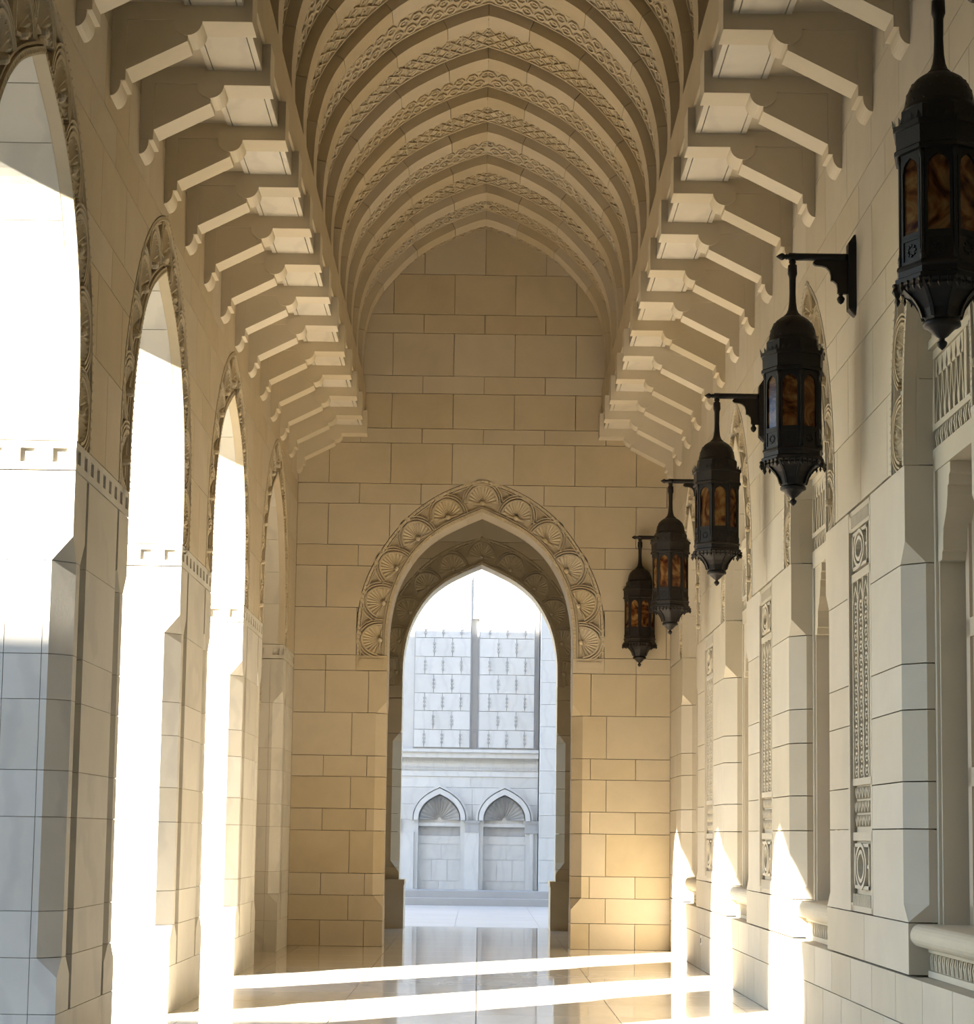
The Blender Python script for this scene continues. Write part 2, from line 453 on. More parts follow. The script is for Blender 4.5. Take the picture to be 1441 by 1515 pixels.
# spandrel stones
RZ = [4.175, 4.87, 5.48, 5.79, 6.40, 6.70, 7.305, 7.72]
lrows = []
for i, (a, b) in enumerate(zip(RZ, RZ[1:])):
    off = arcs_left[0] + (0 if i % 2 else .467)
    lrows.append((a, b, [off + .934 * k for k in range(-10, 40)]))
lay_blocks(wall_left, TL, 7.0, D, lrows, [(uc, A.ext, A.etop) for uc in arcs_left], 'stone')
for k, uc in enumerate(arcs_left):
    if uc < 5: continue
    archivolt(wall_left, TL, uc, A)
    soffit(wall_left, TL, uc, A, 0, TH)
# last bay is closed: a wall stands a hand deep inside the arch, with a lattice panel
ucb = arcs_left[-1]
mb = MB(); mb.box(ucb - 1.5, ucb + 1.5, .36, .5, 0, 6.5, TL); part('infill', mb, 'mortar', wall_left)
rows = [(a, b, [ucb + (.0 if i % 2 else .45) + .9 * k for k in range(-3, 4)]) for i, (a, b) in enumerate(zip(CZ + [4.6, 5.1, 5.6], CZ[1:] + [4.6, 5.1, 5.6, 6.4]))]
lay_blocks(wall_left, lambda u, d, z: TL(u, d + .32, z), ucb - 1.45, ucb + 1.45, rows, [], 'stone')
mb = MB()
for k in range(16):
    for j in range(9):
        u = ucb + .3 + .065 * k; z = 3.28 + .075 * j
        mb.box(u - .02, u + .02, .29, .325, z - .024, z + .024, TL)
lp = part('lattice_panel', mb, 'carve', wall_left, stuff=True)

# ------------------------------------------------------------------ end wall
mbc = MB()
zc = [0, .367, .724, 1.035, 1.642, 1.955, 2.416, 2.718, 3.337, 3.948, 4.259, 4.87, 5.48, 5.79, 6.40, 6.70, 7.305, 7.526, 8.05, 8.316, 8.957, 9.243, 9.85, 10.7]
mbc.box(XL - .2, -1.8, .035, TH - .03, 0, 4.175, TE); mbc.box(1.8, XR + .2, .035, TH - .03, 0, 4.175, TE)
mbc.box(-1.8, -1.40, .17, TH - .17, 0, 4.175, TE); mbc.box(1.40, 1.8, .17, TH - .17, 0, 4.175, TE)
arch_core(mbc, TE, XL - .2, XR + .2, 0, A, 11.6, .105, TH - .03)
wall_end = struct('wall_end', mbc, 'mortar')
UC = -.012
low = list(zip(zc[:10], zc[1:10]))
def jamb_block(parent, T, sg, uj, z0, z1, ch_from, ch_to, a=1.345, t=TH, mat='stone', g=GAP):
    def plan(c):
        c = max(c, .0006)
        return [(sg * a, c), (sg * (a + c), 0), (sg * (uj - g), 0), (sg * (uj - g), t), (sg * (a + c), t), (sg * a, t - c)]
    cs = .15
    zs = []
    def cval(z):
        if z < ch_from[0] or z > ch_to[1]: return 0
        if z < ch_from[1]: return cs * (z - ch_from[0]) / (ch_from[1] - ch_from[0])
        if z > ch_to[0]: return cs * (ch_to[1] - z) / (ch_to[1] - ch_to[0])
        return cs
    cuts = sorted(set([z0 + g, z1 - g] + [q for q in ch_from + ch_to if z0 + g < q < z1 - g]))
    mb = MB(); mb.loft([[T(UC + u, d, z) for u, d in plan(cval(z))] for z in cuts]); part('jamb_stone', mb, mat, parent)
for i, (a, b) in enumerate(low):
    inner = 1.61 if i % 2 == 0 else 1.84
    js = [2.25] if i % 2 == 0 else []
    for sg in (-1, 1):
        jamb_block(wall_end, TE, sg, inner, a, b, (.56, .73), (3.337, 3.5))
        e = XL if sg < 0 else XR
        ua, ub = sorted((UC + sg * (inner), e))
        lay_blocks(wall_end, TE, ua, ub, [(a, b, [sg * j for j in js])], [])
for sg in (-1, 1):                                     # impost panels under the carved ring
    mb = MB()
    ua, ub = sorted((sg * 1.345, sg * 1.80))
    mb.box(UC + ua, UC + ub, .004, TH, 3.953, 4.17, TE)
    mb.box(UC + ua + .05, UC + ub - .05, -.012, .01, 4.00, 4.12, TE)
    part('impost', mb, 'carve', wall_end)
    e = XL if sg < 0 else XR
    ua, ub = sorted((UC + sg * 1.80, e))
    lay_blocks(wall_end, TE, ua, ub, [(3.948, 4.175, [sg * 2.25])], [])
rows = []
for i, (a, b) in enumerate(zip([4.175] + zc[11:], zc[11:] + [11.0])):
    if b > 10.8: continue
    off = 0 if i % 2 == 0 else .45
    rows.append((a, b, [UC + off + .9 * k for k in range(-4, 5)]))
lay_blocks(wall_end, TE, XL, XR, rows, [(UC, A.ext, A.etop)])
archivolt(wall_end, TE, UC, A)
soffit(wall_end, TE, UC, A, 0, TH, mat='stone')

# ------------------------------------------------------------------ right wall
RY = [RP0 + P * k for k in range(-2, 4)]
mbc = MB()
mbc.box(YB, D + .6, .6, 1.2, 0, 11.6, TR)
mbc.box(YB, RY[0], 0, .6, 0, 7.9, TR)
mbc.box(RY[0], D + .6, .035, .6, 0, .70, TR)
for y in RY: mbc.box(y + .03, min(y + RPW - .03, D + .5), .16, .6, 0, 4.05, TR)
arcs_right = []
for y in RY[:-1]:
    uc = y + RPW + (P - RPW) / 2; arcs_right.append(uc)
    arch_core(mbc, TR, uc - P / 2, uc + P / 2, uc, AR, 7.9, .105, .6)
mbc.box(RY[0], arcs_right[0] - P / 2, .035, .6, 4.05, 7.9, TR)
mbc.box(arcs_right[-1] + P / 2, D + .6, .035, .6, 4.05, 7.9, TR)
mbc.box(YB, D + .6, .25, .7, 7.9, 11.6, TR)
wall_right = struct('wall_right', mbc, 'mortar')
# dado stones, running past piers and windows
js1 = [RY[0] + .78 * k for k in range(0, 30)]; js2 = [RY[0] + .39 + .78 * k for k in range(0, 30)]
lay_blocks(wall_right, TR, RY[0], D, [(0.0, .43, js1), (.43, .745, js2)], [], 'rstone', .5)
# pier stones with chamfered edges; the middle is left for the carved panel
RZC = [.752, 1.083, 1.68, 1.985, 2.45, 2.75, 3.405, 4.05]
PA, PB = 1.13, 1.94                                    # panel edges measured from the pier's near face
def rplan(c, w):
    c = max(c, .0006)
    return c
for y in RY:
    ye = min(y + RPW, D)
    for i, (z0, z1) in enumerate(zip(RZC, RZC[1:])):
        a, b = z0 + GAP, z1 - GAP
        if i == 0: zs = [(a, 0), (b, 0)]
        elif i == 1: zs = [(a, .0), (1.20, CH), (b, CH)]
        elif i == len(RZC) - 2: zs = [(a, CH), (3.545, 0), (b, 0)]
        else: zs = [(a, CH), (b, CH)]
        jn = PA if 0 < i < 7 else 1.55
        segs = [('n', y, y + (jn if i else 1.45)), ('f', (y + PB) if i else y + 1.45, ye)]
        if y + PB > D: segs = [('n', y, y + .8), ('f', y + .8, ye)]
        for kind, ua, ub in segs:
            if ub - ua < .1: continue
            cham = not (kind == 'f' and ye < y + RPW - .01)
            secs = []
            for z, c in zs:
                c = max(c, .0006) if cham else .0006
                if kind == 'n': pl = [(ua, c), (ua + c, 0), (ub - GAP, 0), (ub - GAP, .55), (ua, .55)]
                else: pl = [(ua + GAP, 0), (ub - c, 0), (ub, c), (ub, .55), (ua + GAP, .55)]
                secs.append([TR(u, d, z) for u, d in pl])
            mb = MB(); mb.loft(secs); part('pier_block', mb, 'rstone', wall_right)
RRZ = [4.058, 4.62, 5.23, 5.54, 6.15, 6.46, 7.06, 7.72]
rrows = []
for i, (a, b) in enumerate(zip(RRZ, RRZ[1:])):
    off = arcs_right[0] + (0 if i % 2 else .467)
    rrows.append((a, b, [off + .934 * k for k in range(-6, 30)]))
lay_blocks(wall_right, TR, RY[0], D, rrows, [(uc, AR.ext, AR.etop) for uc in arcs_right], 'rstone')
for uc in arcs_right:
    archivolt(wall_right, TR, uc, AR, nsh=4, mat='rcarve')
    soffit(wall_right, TR, uc, AR, 0, .34, mat='rstone', joints=[4.62, 5.23, 5.6])

# carved pier panels
def panel_parts():
    """u 0..PB-PA, d (0 = wall face), z absolute; returns list of (name, mesh, stuff)"""
    W = PB - PA - 2 * GAP; out = []
    T = TR
    mb = MB(); mb.box(0, W, .03, .5, 1.09, 4.04, T); out.append(('panel_ground', mb, False))
    # plain strips framing the panels
    mb = MB()
    for z0, z1 in ((1.09, 1.13), (1.60, 1.66), (2.0, 2.05), (3.50, 3.56), (3.88, 3.91), (4.0, 4.04)): mb.box(0, W, 0, .035, z0, z1, T)
    mb.box(0, .05, 0, .035, 1.09, 4.04, T); mb.box(W - .09, W, 0, .035, 1.09, 4.04, T)
    out.append(('panel_frame', mb, False))
    # scalloped far edge
    mb = MB(); n = 38
    for k in range(n):
        zc_ = 1.15 + (k + .5) * (3.88 - 1.15) / n; h = (3.88 - 1.15) / n / 2
        pts = [(W - .10 + .0, zc_ - h), (W - .075 + .045 * 1, zc_ - h * .5), (W - .02, zc_), (W - .03, zc_ + h * .5), (W - .10, zc_ + h)]
        prism(mb, pts, -.02, .01, T)
    out.append(('scalloped_edge', mb, True))
    # fringes
    for z0, sg in ((1.13, 1), (3.91, 1)):
        mb = MB(); n = 13; st = (W - .14) / n
        for k in range(n): mb.box(.05 + k * st + st * .2, .05 + k * st + st * .75, -.004, .035, z0, z0 + .085, T)
        out.append(('fringe', mb, True))
    # oval medallion panels
    for z0, z1 in ((1.235, 1.60), (3.56, 3.88)):
        mb = MB(); a = .09; b = W - .15; zc_ = (z0 + z1) / 2; zh = (z1 - z0) / 2
        for (p0, p1, q0, q1) in ((a, b, z0 + .02, z0 + .045), (a, b, z1 - .045, z1 - .02), (a, a + .03, z0 + .02, z1 - .02), (b - .03, b, z0 + .02, z1 - .02)):
            mb.box(p0, p1, -.004, .035, q0, q1, T)
        cu = (a + b) / 2
        for rw, rh in ((.20, zh - .03), (.135, zh - .075)):
            secs = []
            for k in range(33):
                t = 2 * math.pi * k / 32; c, s_ = math.cos(t), math.sin(t)
                sh = 1 + .10 * abs(s_) ** 6
                secs.append([T(cu + (rw) * c, .035, zc_ + rh * s_ * sh), T(cu + rw * c, -.012, zc_ + rh * s_ * sh), T(cu + (rw - .026) * c, -.012, zc_ + (rh - .026) * s_ * sh), T(cu + (rw - .026) * c, .035, zc_ + (rh - .026) * s_ * sh)])
            mb.loft(secs, False)
        for sg in (-1, 1): mb.box(cu + sg * .24 - .03, cu + sg * .24 + .03, -.006, .035, zc_ - .012, zc_ + .012, T)
        out.append(('oval_medallion', mb, False))
    # tall lattice: ribs, then chains of small knots between them
    for k in range(4):
        mb = MB(); u = .085 + k * (W - .23) / 3
        prism(mb, [(u - .013, 2.05), (u + .013, 2.05), (u + .013, 3.5), (u - .013, 3.5)], -.002, .035, T)
        out.append(('lattice_rib', mb, False))
    mb = MB()
    for k in range(3):
        u = .085 + (k + .5) * (W - .23) / 3; n = 13
        for j in range(n):
            z = 2.1 + j * (3.3 - 2.1) / (n - 1)
            for du, dz, su, sz in ((0, 0, .02, .012), (0, .032, .045, .014), (-.045, .0, .014, .03), (.045, 0, .014, .03), (0, -.03, .03, .01)):
                prism(mb, [(u + du - su, z + dz), (u + du, z + dz - sz), (u + du + su, z + dz), (u + du, z + dz + sz)], .002, .035, T)
        # pointed heads of the lattice
        for sg in (-1, 1):
            prism(mb, [(u + sg * .09, 3.34), (u + sg * .065, 3.40), (u, 3.47), (u, 3.44), (u + sg * .05, 3.385), (u + sg * .07, 3.33)], 0, .035, T)
    out.append(('lattice_knots', mb, True))
    mb = MB()                                            # band of small tulips
    for j in range(3):
        for k in range(5):
            u = .10 + (k + (.5 if j % 2 else .25)) * (W - .26) / 5; z = 1.70 + j * .10
            for sg in (-1, 1): prism(mb, [(u, z), (u + sg * .045, z + .05), (u + sg * .03, z + .085), (u + sg * .012, z + .03), (u, z + .02)], 0, .035, T)
            prism(mb, [(u - .012, z + .05), (u, z + .025), (u + .012, z + .05), (u, z + .085)], .004, .035, T)
    out.append(('tulip_band', mb, True))
    return [(n, m.mesh(n), s) for n, m, s in out]
PPARTS = panel_parts()
for n, me, s in PPARTS: me.materials.append(MT['rcarve'])
for y in RY[1:]:
    if y + PB > D: continue
    base = None
    for n, me, s in PPARTS:
        mw = Matrix.Translation((0, y + PA + GAP, 0))
        if base is None: base = link('carved_panel', me, None, wall_right, mw)
        else: link(n, me, None, base, Matrix.Identity(4), s)

# windows in the right wall
def leaf_row(mb, T, u0, u1, z0, z1, n, d0, d1):
    st = (u1 - u0) / n; zm = (z0 + z1) / 2; h = (z1 - z0) / 2
    for k in range(n):
        u = u0 + (k + .5) * st
        prism(mb, [(u - st * .08, z0), (u + st * .08, z0), (u + st * .42, zm + h * .3), (u + st * .1, z1), (u - st * .02, z1), (u + st * .2, zm + h * .3)], d0, d1, T)
        prism(mb, [(u - st * .4, z1), (u - st * .25, z1), (u - st * .02, zm), (u - st * .25, z0), (u - st * .36, z0), (u - st * .2, zm)], d0, d1, T)
def window_parts():
    T = TR; out = []
    H = .88
    mb = MB(); mb.box(-H, H, .40, .6, .75, 5.99, T); out.append(('back_wall', mb, 'shutter', 0))
    # sill: bullnosed slab
    secs = []
    for u in (-H, H):
        s_ = [(.11, .0)]
        prof = [(.55, 1.078), (.09, 1.078)] + [(.075 - .065 * math.sin(math.pi * k / 10) , 1.005 + .073 * math.cos(math.pi * k / 10)) for k in range(0, 11)] + [(.55, .932)]
        secs.append([T(u, d, z) for d, z in prof])
    mb = MB(); mb.loft(secs); out.append(('sill', mb, 'rstone', 0))
    mb = MB(); mb.box(-H, H, .15, .6, .745, .935, T)
    mb.box(-H, H, .125, .16, .745, .785, T); mb.box(-H, H, .125, .16, .90, .935, T); out.append(('frieze', mb, 'rstone', 0))
    mb = MB(); leaf_row(mb, T, -H + .02, H - .02, .79, .895, 16, .13, .155); out.append(('leaf_carving', mb, 'rcarve', 1))
    # frame posts standing inside the jambs
    for sg in (-1, 1):
        mb = MB(); ua, ub = sorted((sg * H, sg * (H - .05))); mb.box(ua, ub, .19, .42, 1.078, 4.1, T)
        ua, ub = sorted((sg * (H - .05), sg * (H - .075))); mb.box(ua, ub, .21, .42, 1.078, 4.1, T); out.append(('frame_post', mb, 'rstone', 0))
        # bracket under the lintel
        pr = [(.80, 4.0), (.46, 4.0), (.46, 3.93), (.49, 3.92), (.50, 3.86), (.53, 3.855), (.535, 3.80), (.56, 3.72), (.60, 3.66), (.655, 3.60), (.665, 3.54), (.665, 3.46), (.69, 3.45), (.70, 3.40), (.80, 3.40)]
        mb = MB(); prism(mb, [(sg * a, b) for a, b in pr], .20, .41, T); out.append(('lintel_bracket', mb, 'rstone', 0))
    mb = MB(); mb.box(-H, H, .19, .42, 4.0, 4.12, T); out.append(('lintel', mb, 'rstone', 0))
    # shutter leaves
    for sg in (-1, 1):
        mb = MB(); ua, ub = sorted((sg * .005, sg * .72))
        mb.box(ua, ub, .375, .41, 1.08, 4.0, T)
        for z0, z1 in ((1.08, 1.2), (1.95, 2.07), (2.9, 3.02), (3.88, 4.0)): mb.box(ua, ub, .355, .38, z0, z1, T)
        for q in (ua, ub - .09): mb.box(q, q + .09, .355, .38, 1.08, 4.0, T)
        out.append(('shutter', mb, 'shutter', 0))
    # carved screen above the lintel
    def hw(z): return max(.02, Arch.half(AR.inn, z) - .0)
    mb = MB(); mb.box(-H, H, .26, .42, 4.12, 4.9, T)
    secs = [[T(-hw(z), .26, z), T(hw(z), .26, z), T(hw(z), .42, z), T(-hw(z), .42, z)] for z in (4.9, 5.1, 5.3, 5.5, 5.7, 5.85, 5.94)]
    mb.loft(secs); out.append(('tympanum', mb, 'rcarve', 0))
    mb = MB(); mb.box(-H, H, .19, .27, 4.12, 4.15, T); mb.box(-H, H, .19, .27, 4.27, 4.31, T); mb.box(-H, H, .185, .27, 4.74, 4.80, T); mb.box(-H, H, .15, .27, 4.80, 4.86, T); mb.box(-H, H, .17, .27, 4.86, 4.93, T)
    for q in (-H, -.03, H - .06): mb.box(q, q + .06, .19, .27, 4.31, 4.74, T)
    out.append(('screen_rail', mb, 'rstone', 0))
    mb = MB(); leaf_row(mb, T, -H + .02, H - .02, 4.155, 4.265, 14, .20, .27); out.append(('scroll_carving', mb, 'rcarve', 1))
    for half in (-1, 1):
        for k in range(6):
            u = half * (.09 + (k + .5) * .73 / 6)
            mb = MB(); r = .73 / 12
            for sg in (-1, 1):
                prism(mb, [(u + sg * r, 4.31), (u + sg * r, 4.40), (u + sg * r * .55, 4.50), (u + sg * r * .25, 4.62), (u + sg * r * .0, 4.62), (u + sg * r * .3, 4.49), (u + sg * r * .7, 4.40), (u + sg * r * .72, 4.31)], .20, .27, T)
                prism(mb, [(u + sg * r, 4.62), (u + sg * r * .2, 4.62), (u + sg * r * .5, 4.66), (u + sg * r * .2, 4.70), (u, 4.74), (u + sg * r, 4.74)], .20, .27, T)
            prism(mb, [(u, 4.33), (u + r * .3, 4.39), (u, 4.46), (u - r * .3, 4.39)], .21, .27, T)
            out.append(('baluster', mb, 'rcarve', 0))
    mb = MB()
    for z in (4.98, 5.12, 5.26, 5.40, 5.54):
        n = int(hw(z + .06) * 2 / .13)
        for k in range(n):
            u = (k - (n - 1) / 2) * .13
            prism(mb, [(u - .052, z), (u - .03, z + .07), (u, z + .11), (u + .03, z + .07), (u + .052, z), (u + .02, z), (u, z + .06), (u - .02, z)], .215, .27, T)
    out.append(('lattice_carving', mb, 'rcarve', 1))
    res = []
    for n, m, mat, s in out:
        me = m.mesh(n, False); me.materials.append(MT[mat]); res.append((n, me, s))
    return res
WPARTS = window_parts()
for k, uc in enumerate(arcs_right):
    o = link('window_%d' % (k + 1), None, None); o['kind'] = 'structure'; o.location = (0, uc, 0)
    for n, me, s in WPARTS: link(n, me, None, o, None, bool(s))

# ------------------------------------------------------------------ floor
mb = MB(); mb.box(XO - .3, XR + .6, YB, YV + .75, -.2, -.012); floor = struct('floor', mb, 'mortar')
xs = [XO - .02, XL - .02, -1.88, -.63, .63, 1.88, XR + .02]; xs = [XO - .02, -2.52, -1.26, 0, 1.26, 2.52, XR + .02]
ys = [YB + .05, 0, 5, 10, 13] + [13 + 1.2 * k for k in range(1, 18)] + [YV + .7]
for a, b in zip(xs, xs[1:]):
    for c, d in zip(ys, ys[1:]):
        mb = MB(); g = .004; mb.box(a + g, b - g, c + g, d - g, -.015, 0); part('floor_tile', mb, 'floor', floor)
mb = MB(); mb.box(-60, XO - .02, -60, 60, -.3, -.02); struct('floor_garden', mb, 'sand')
mb = MB(); mb.box(XR + 1.2, 60, -60, 60, -.3, -.02); mb.box(XO - .02, XR + 1.2, YV + .72, 60, -.3, -.006)
court = struct('floor_courtyard', mb, 'court')
g = .004
for i in range(-5, 6):
    for j in range(0, 8):
        mb = MB(); a = i * 1.5 - .4; b = YV + .73 + j * 1.475; mb.box(a + g, a + 1.5 - g, b + g, b + 1.475 - g, -.01, .0); part('paving_slab', mb, 'court', court)

# ------------------------------------------------------------------ ceiling: ribbed pointed vault on corbelled beams
X0 = -.015
VP = [(1.745, 8.15), (1.752, 8.45), (1.715, 8.83), (1.60, 9.22), (1.37, 9.57), (.98, 9.97), (.59, 10.21), (.20, 10.385), (0, 10.44)]
VS = resample(catmull(VP, 8), 40)
def voff(pts, o):
    out = []
    for i, p in enumerate(pts):
        a = pts[max(i - 1, 0)]; b = pts[min(i + 1, len(pts) - 1)]
        t = (b[0] - a[0], b[1] - a[1]); L = math.hypot(*t); n = (t[1] / L, -t[0] / L)
        if i == len(pts) - 1: q = (0, p[1] + o * 1.12)
        else: q = (max(0, p[0] + n[0] * o), p[1] + n[1] * o)
        out.append(q)
    return out
VR = voff(VS, .125); VB = voff(VS, .35)
mb = MB()
# outer shell of the vault
for sg in (-1, 1):
    rows = [[(X0 + sg * h, y, z) for h, z in VB] for y in (YB, D)]
    mb.grid(rows)
mb.box(XO - .3, XR + 1.2, YB - .3, D + .6, 11.5, 11.8)
mb.box(XL - .3, -2.19, YB, D, 7.53, 7.9); mb.box(2.16, XR + .3, YB, D, 7.53, 7.9)
mb.box(XO - .3, -1.9, YB, D, 7.9, 8.15); mb.box(1.9, XR + .6, YB, D, 7.9, 8.15)
ceiling = struct('ceiling', mb, 'stone')
# ribs
RIBW = .33; RP = 1.177
ribs = [20.43 + RP * k for k in range(-9, 7)]
cuts = [0, .0, .22, .44, .66, .84, 1.0]
cuts = [0, .2, .42, .64, .84, 1.0]
VOUS = {}
NV = len(VS) - 1
for sg in (-1, 1):
    for i, (a, b) in enumerate(zip(cuts, cuts[1:])):
        ia, ib = round(a * NV), round(b * NV)
        secs = []
        ks = list(range(ia, ib + 1))
        for k in ks:
            s0, s1 = VS[k], VB[k]
            sh = 0
            if k == ia and i > 0: sh = .005
            if k == ib and i < len(cuts) - 2: sh = -.005
            q = VS[min(k + 1, NV)] if sh > 0 else VS[max(k - 1, 0)]
            if sh: s0 = (s0[0] + (q[0] - s0[0]) * .05, s0[1] + (q[1] - s0[1]) * .05)
            hx = .003 if k == NV else 0
            secs.append([(X0 + sg * (s0[0] + hx), 0, s0[1]), (X0 + sg * (s0[0] + hx), RIBW, s0[1]), (X0 + sg * (s1[0] + hx), RIBW, s1[1]), (X0 + sg * (s1[0] + hx), 0, s1[1])])
        m = MB(); m.loft(secs); me = m.mesh('voussoir'); me.materials.append(MT['stone']); VOUS[sg, i] = me
# carved webs between the ribs (two designs, alternating)
def arc_frame(pts):
    L = [0]
    for a, b in zip(pts, pts[1:]): L.append(L[-1] + math.dist(a, b))
    return L
LR = arc_frame(VR)
def on_arc(s):
    s = max(0, min(LR[-1] - 1e-6, s)); j = 0
    while LR[j + 1] < s: j += 1
    t = (s - LR[j]) / (LR[j + 1] - LR[j]); a, b = VR[j], VR[j + 1]
    p = (a[0] + (b[0] - a[0]) * t, a[1] + (b[1] - a[1]) * t)
    L = math.dist(a, b); n = (-(b[1] - a[1]) / L, (b[0] - a[0]) / L)
    return p, n
WEB = RP - RIBW
def web_mesh(sg):
    m = MB(); m.grid([[(X0 + sg * h, 0, z) for h, z in VR], [(X0 + sg * h, WEB, z) for h, z in VR]]); return m.mesh('vault_web')
def web_carving(sg, design):
    m = MB()
    def V(s, y, o):
        p, n = on_arc(s); return (X0 + sg * (p[0] + n[0] * o), y, p[1] + n[1] * o * -1 if False else p[1] + n[1] * o)
    def piece(pts, o=.022):
        k = len(m.v); n = len(pts)
        m.v += [V(s, y, o) for s, y in pts] + [V(s, y, -.002) for s, y in pts]
        m.f.append(tuple(range(k, k + n)))
        for i in range(n): m.f.append((k + i, k + (i + 1) % n, k + n + (i + 1) % n, k + n + i))
    y0, y1 = .10, WEB - .07; rowsn = 3; hy = (y1 - y0) / rowsn; cell = .155
    n = int(LR[-1] / cell) ; cell = LR[-1] / n
    for yb in (y0 - .035, y1 + .005):                     # plain fillets
        for i in range(n): piece([(i * cell, yb), (i * cell + cell, yb), (i * cell + cell, yb + .03), (i * cell, yb + .03)], .02)
    for i in range(n):
        for j in range(rowsn):
            s = i * cell; y = y0 + j * hy; c = s + cell / 2; yc = y + hy / 2
            if design == 0:
                off = (j % 2) * cell / 2
                c2 = c + off - cell / 4
                # hexagon link ring
                R = [(c2 - cell * .46, yc), (c2 - cell * .2, yc - hy * .42), (c2 + cell * .2, yc - hy * .42), (c2 + cell * .46, yc), (c2 + cell * .2, yc + hy * .42), (c2 - cell * .2, yc + hy * .42)]
                for k in range(6):
                    a, b = R[k], R[(k + 1) % 6]; f = .68
                    piece([a, b, (c2 + (b[0] - c2) * f, yc + (b[1] - yc) * f), (c2 + (a[0] - c2) * f, yc + (a[1] - yc) * f)])
                piece([(c2 - cell * .14, yc), (c2, yc - hy * .12), (c2 + cell * .14, yc), (c2, yc + hy * .12)], .016)
            else:
                for ss in (-1, 1):
                    piece([(c - cell * .46, yc - ss * hy * .44), (c - cell * .34, yc - ss * hy * .44), (c + cell * .46, yc + ss * hy * .44), (c + cell * .34, yc + ss * hy * .44)], .02 + .004 * ss)
                piece([(c - cell * .47, yc), (c - cell * .33, yc - hy * .1), (c - cell * .2, yc), (c - cell * .33, yc + hy * .1)], .016)
                piece([(c + cell * .47, yc), (c + cell * .33, yc - hy * .1), (c + cell * .2, yc), (c + cell * .33, yc + hy * .1)], .016)
    return m.mesh('web_carving')
WEBM = {sg: web_mesh(sg) for sg in (-1, 1)}; CARV = {(sg, d): web_carving(sg, d) for sg in (-1, 1) for d in (0, 1)}
for m in list(WEBM.values()) + list(CARV.values()): m.materials.append(MT['carve'])
for k, y in enumerate(ribs):
    r = empty('vault_rib', (0, y, 0), ceiling)
    for sg in (-1, 1):
        for i in range(len(cuts) - 1): link('voussoir', VOUS[sg, i], None, r)
        wb = link('vault_web', WEBM[sg], None, ceiling, Matrix.Translation((0, y + RIBW, 0)))
        link('web_carving', CARV[sg, k % 2], None, wb, None, True)
mb = MB(); mb.box(-1.95, 1.95, YB, ribs[0], 8.15, 8.3); part('vault_soffit', mb, 'stone', ceiling)

# corbels and beams
CY0, CPd, CTH = 14.76, 1.2078, .276
def corbel_mesh(side):
    if side < 0: wx, ex, ox = XL, -1.711, -2.072
    else: wx, ex, ox = XR, 1.678, 2.04
    s = side
    so_ = .105
    ov = [(ox, 7.39)] + [(ox + s * .102 * (1 - math.cos(a)) * 1.0, 7.39 - .105 * math.sin(a)) for a in [math.pi / 2 * k / 6 for k in range(1, 7)]]
    # quarter round bulging down and inwards
    ov = [(ox + s * .102 * (1 - math.cos(math.pi / 2 * k / 7)), 7.39 - .105 * math.sin(math.pi / 2 * k / 7)) for k in range(8)]
    a = ov[-1]
    se = wx - s * so_; zse = 7.248 - .505 * abs(se - a[0])
    foot = [(se, zse), (se, zse - .085), (se + s * .035, zse - .088), (se + s * .035, zse - .10)]
    fx = se + s * .035; fl = abs(wx - fx)
    foot += [(fx + s * fl * (1 - math.cos(math.pi / 2 * k / 6)), zse - .10 - .10 * math.sin(math.pi / 2 * k / 6)) for k in range(1, 7)]
    bottom = [(ex, 7.39)] + ov + [(a[0], 7.248)] + foot
    prof = bottom + [(wx + s * .03, bottom[-1][1]), (wx + s * .03, 7.73), (ex, 7.73)]
    mb = MB(); sunk = .014
    mb.loft([[(x, sunk, z) for x, z in prof], [(x, CTH, z) for x, z in prof]])
    # proud face: end block, disc, top band and the strip at the wall; the field between stays sunk
    def face(poly): mb.loft([[(x, 0, z) for x, z in poly], [(x, sunk + .002, z) for x, z in poly]])
    face([(ex, 7.39), (ox, 7.39), (ox, 7.73), (ex, 7.73)])
    cx, cz = ox + s * .102, 7.39
    disc = [(cx + .106 * math.cos(t), cz + .106 * math.sin(t)) for t in [2 * math.pi * k / 24 for k in range(24)]]
    mb.loft([[(x, -.006, z) for x, z in disc], [(x, sunk + .004, z) for x, z in disc]])
    face([(ox, 7.40), (wx, 7.40), (wx, 7.73), (ox, 7.73)])
    zf = zse
    face([(se, zse - .085), (wx, zse - .085), (wx, 7.40), (se, 7.40)])
    face([(fx, zse - .086), (fx, zse - .10)] + foot[4:] + [(wx, zse - .086)])
    return mb.mesh('corbel')
CORB = {s: corbel_mesh(s) for s in (-1, 1)}
def ledge_mesh(side):
    a, b = (-1.775, -2.20) if side < 0 else (1.742, 2.17)
    y0, y1 = CTH, CPd
    m = MB(); e = .004
    for p, q in ((a, a - .042 * (-side) * -1 if False else a + side * .042), (a + side * .05, b - side * .05), (b - side * .042, b)):
        lo, hi = sorted((p, q)); m.box(lo, hi, y0 + .002, y1 - .002, 7.508, 7.73)
    lo, hi = sorted((a, b)); m.box(lo, hi, y0 + .002, y1 - .002, 7.55, 7.73)
    return m.mesh('ledge_panel')
LEDG = {s: ledge_mesh(s) for s in (-1, 1)}
for m in CORB.values(): m.materials.append(MT['corbel'])
for m in LEDG.values(): m.materials.append(MT['ledge'])
for side, bx in ((-1, (-2.3, -1.752)), (1, (1.722, 2.3))):
    mb = MB(); lo, hi = bx; mb.box(lo, hi, YB, D, 7.728, 8.17); bm_ = part('beam', mb, 'stone', ceiling)
    for k in range(-8, 12):
        y = CY0 + CPd * k
        link('corbel', CORB[side], None, ceiling, Matrix.Translation((0, y, 0)))
        if k < 11: link('ledge_panel', LEDG[side], None, ceiling, Matrix.Translation((0, y, 0)))

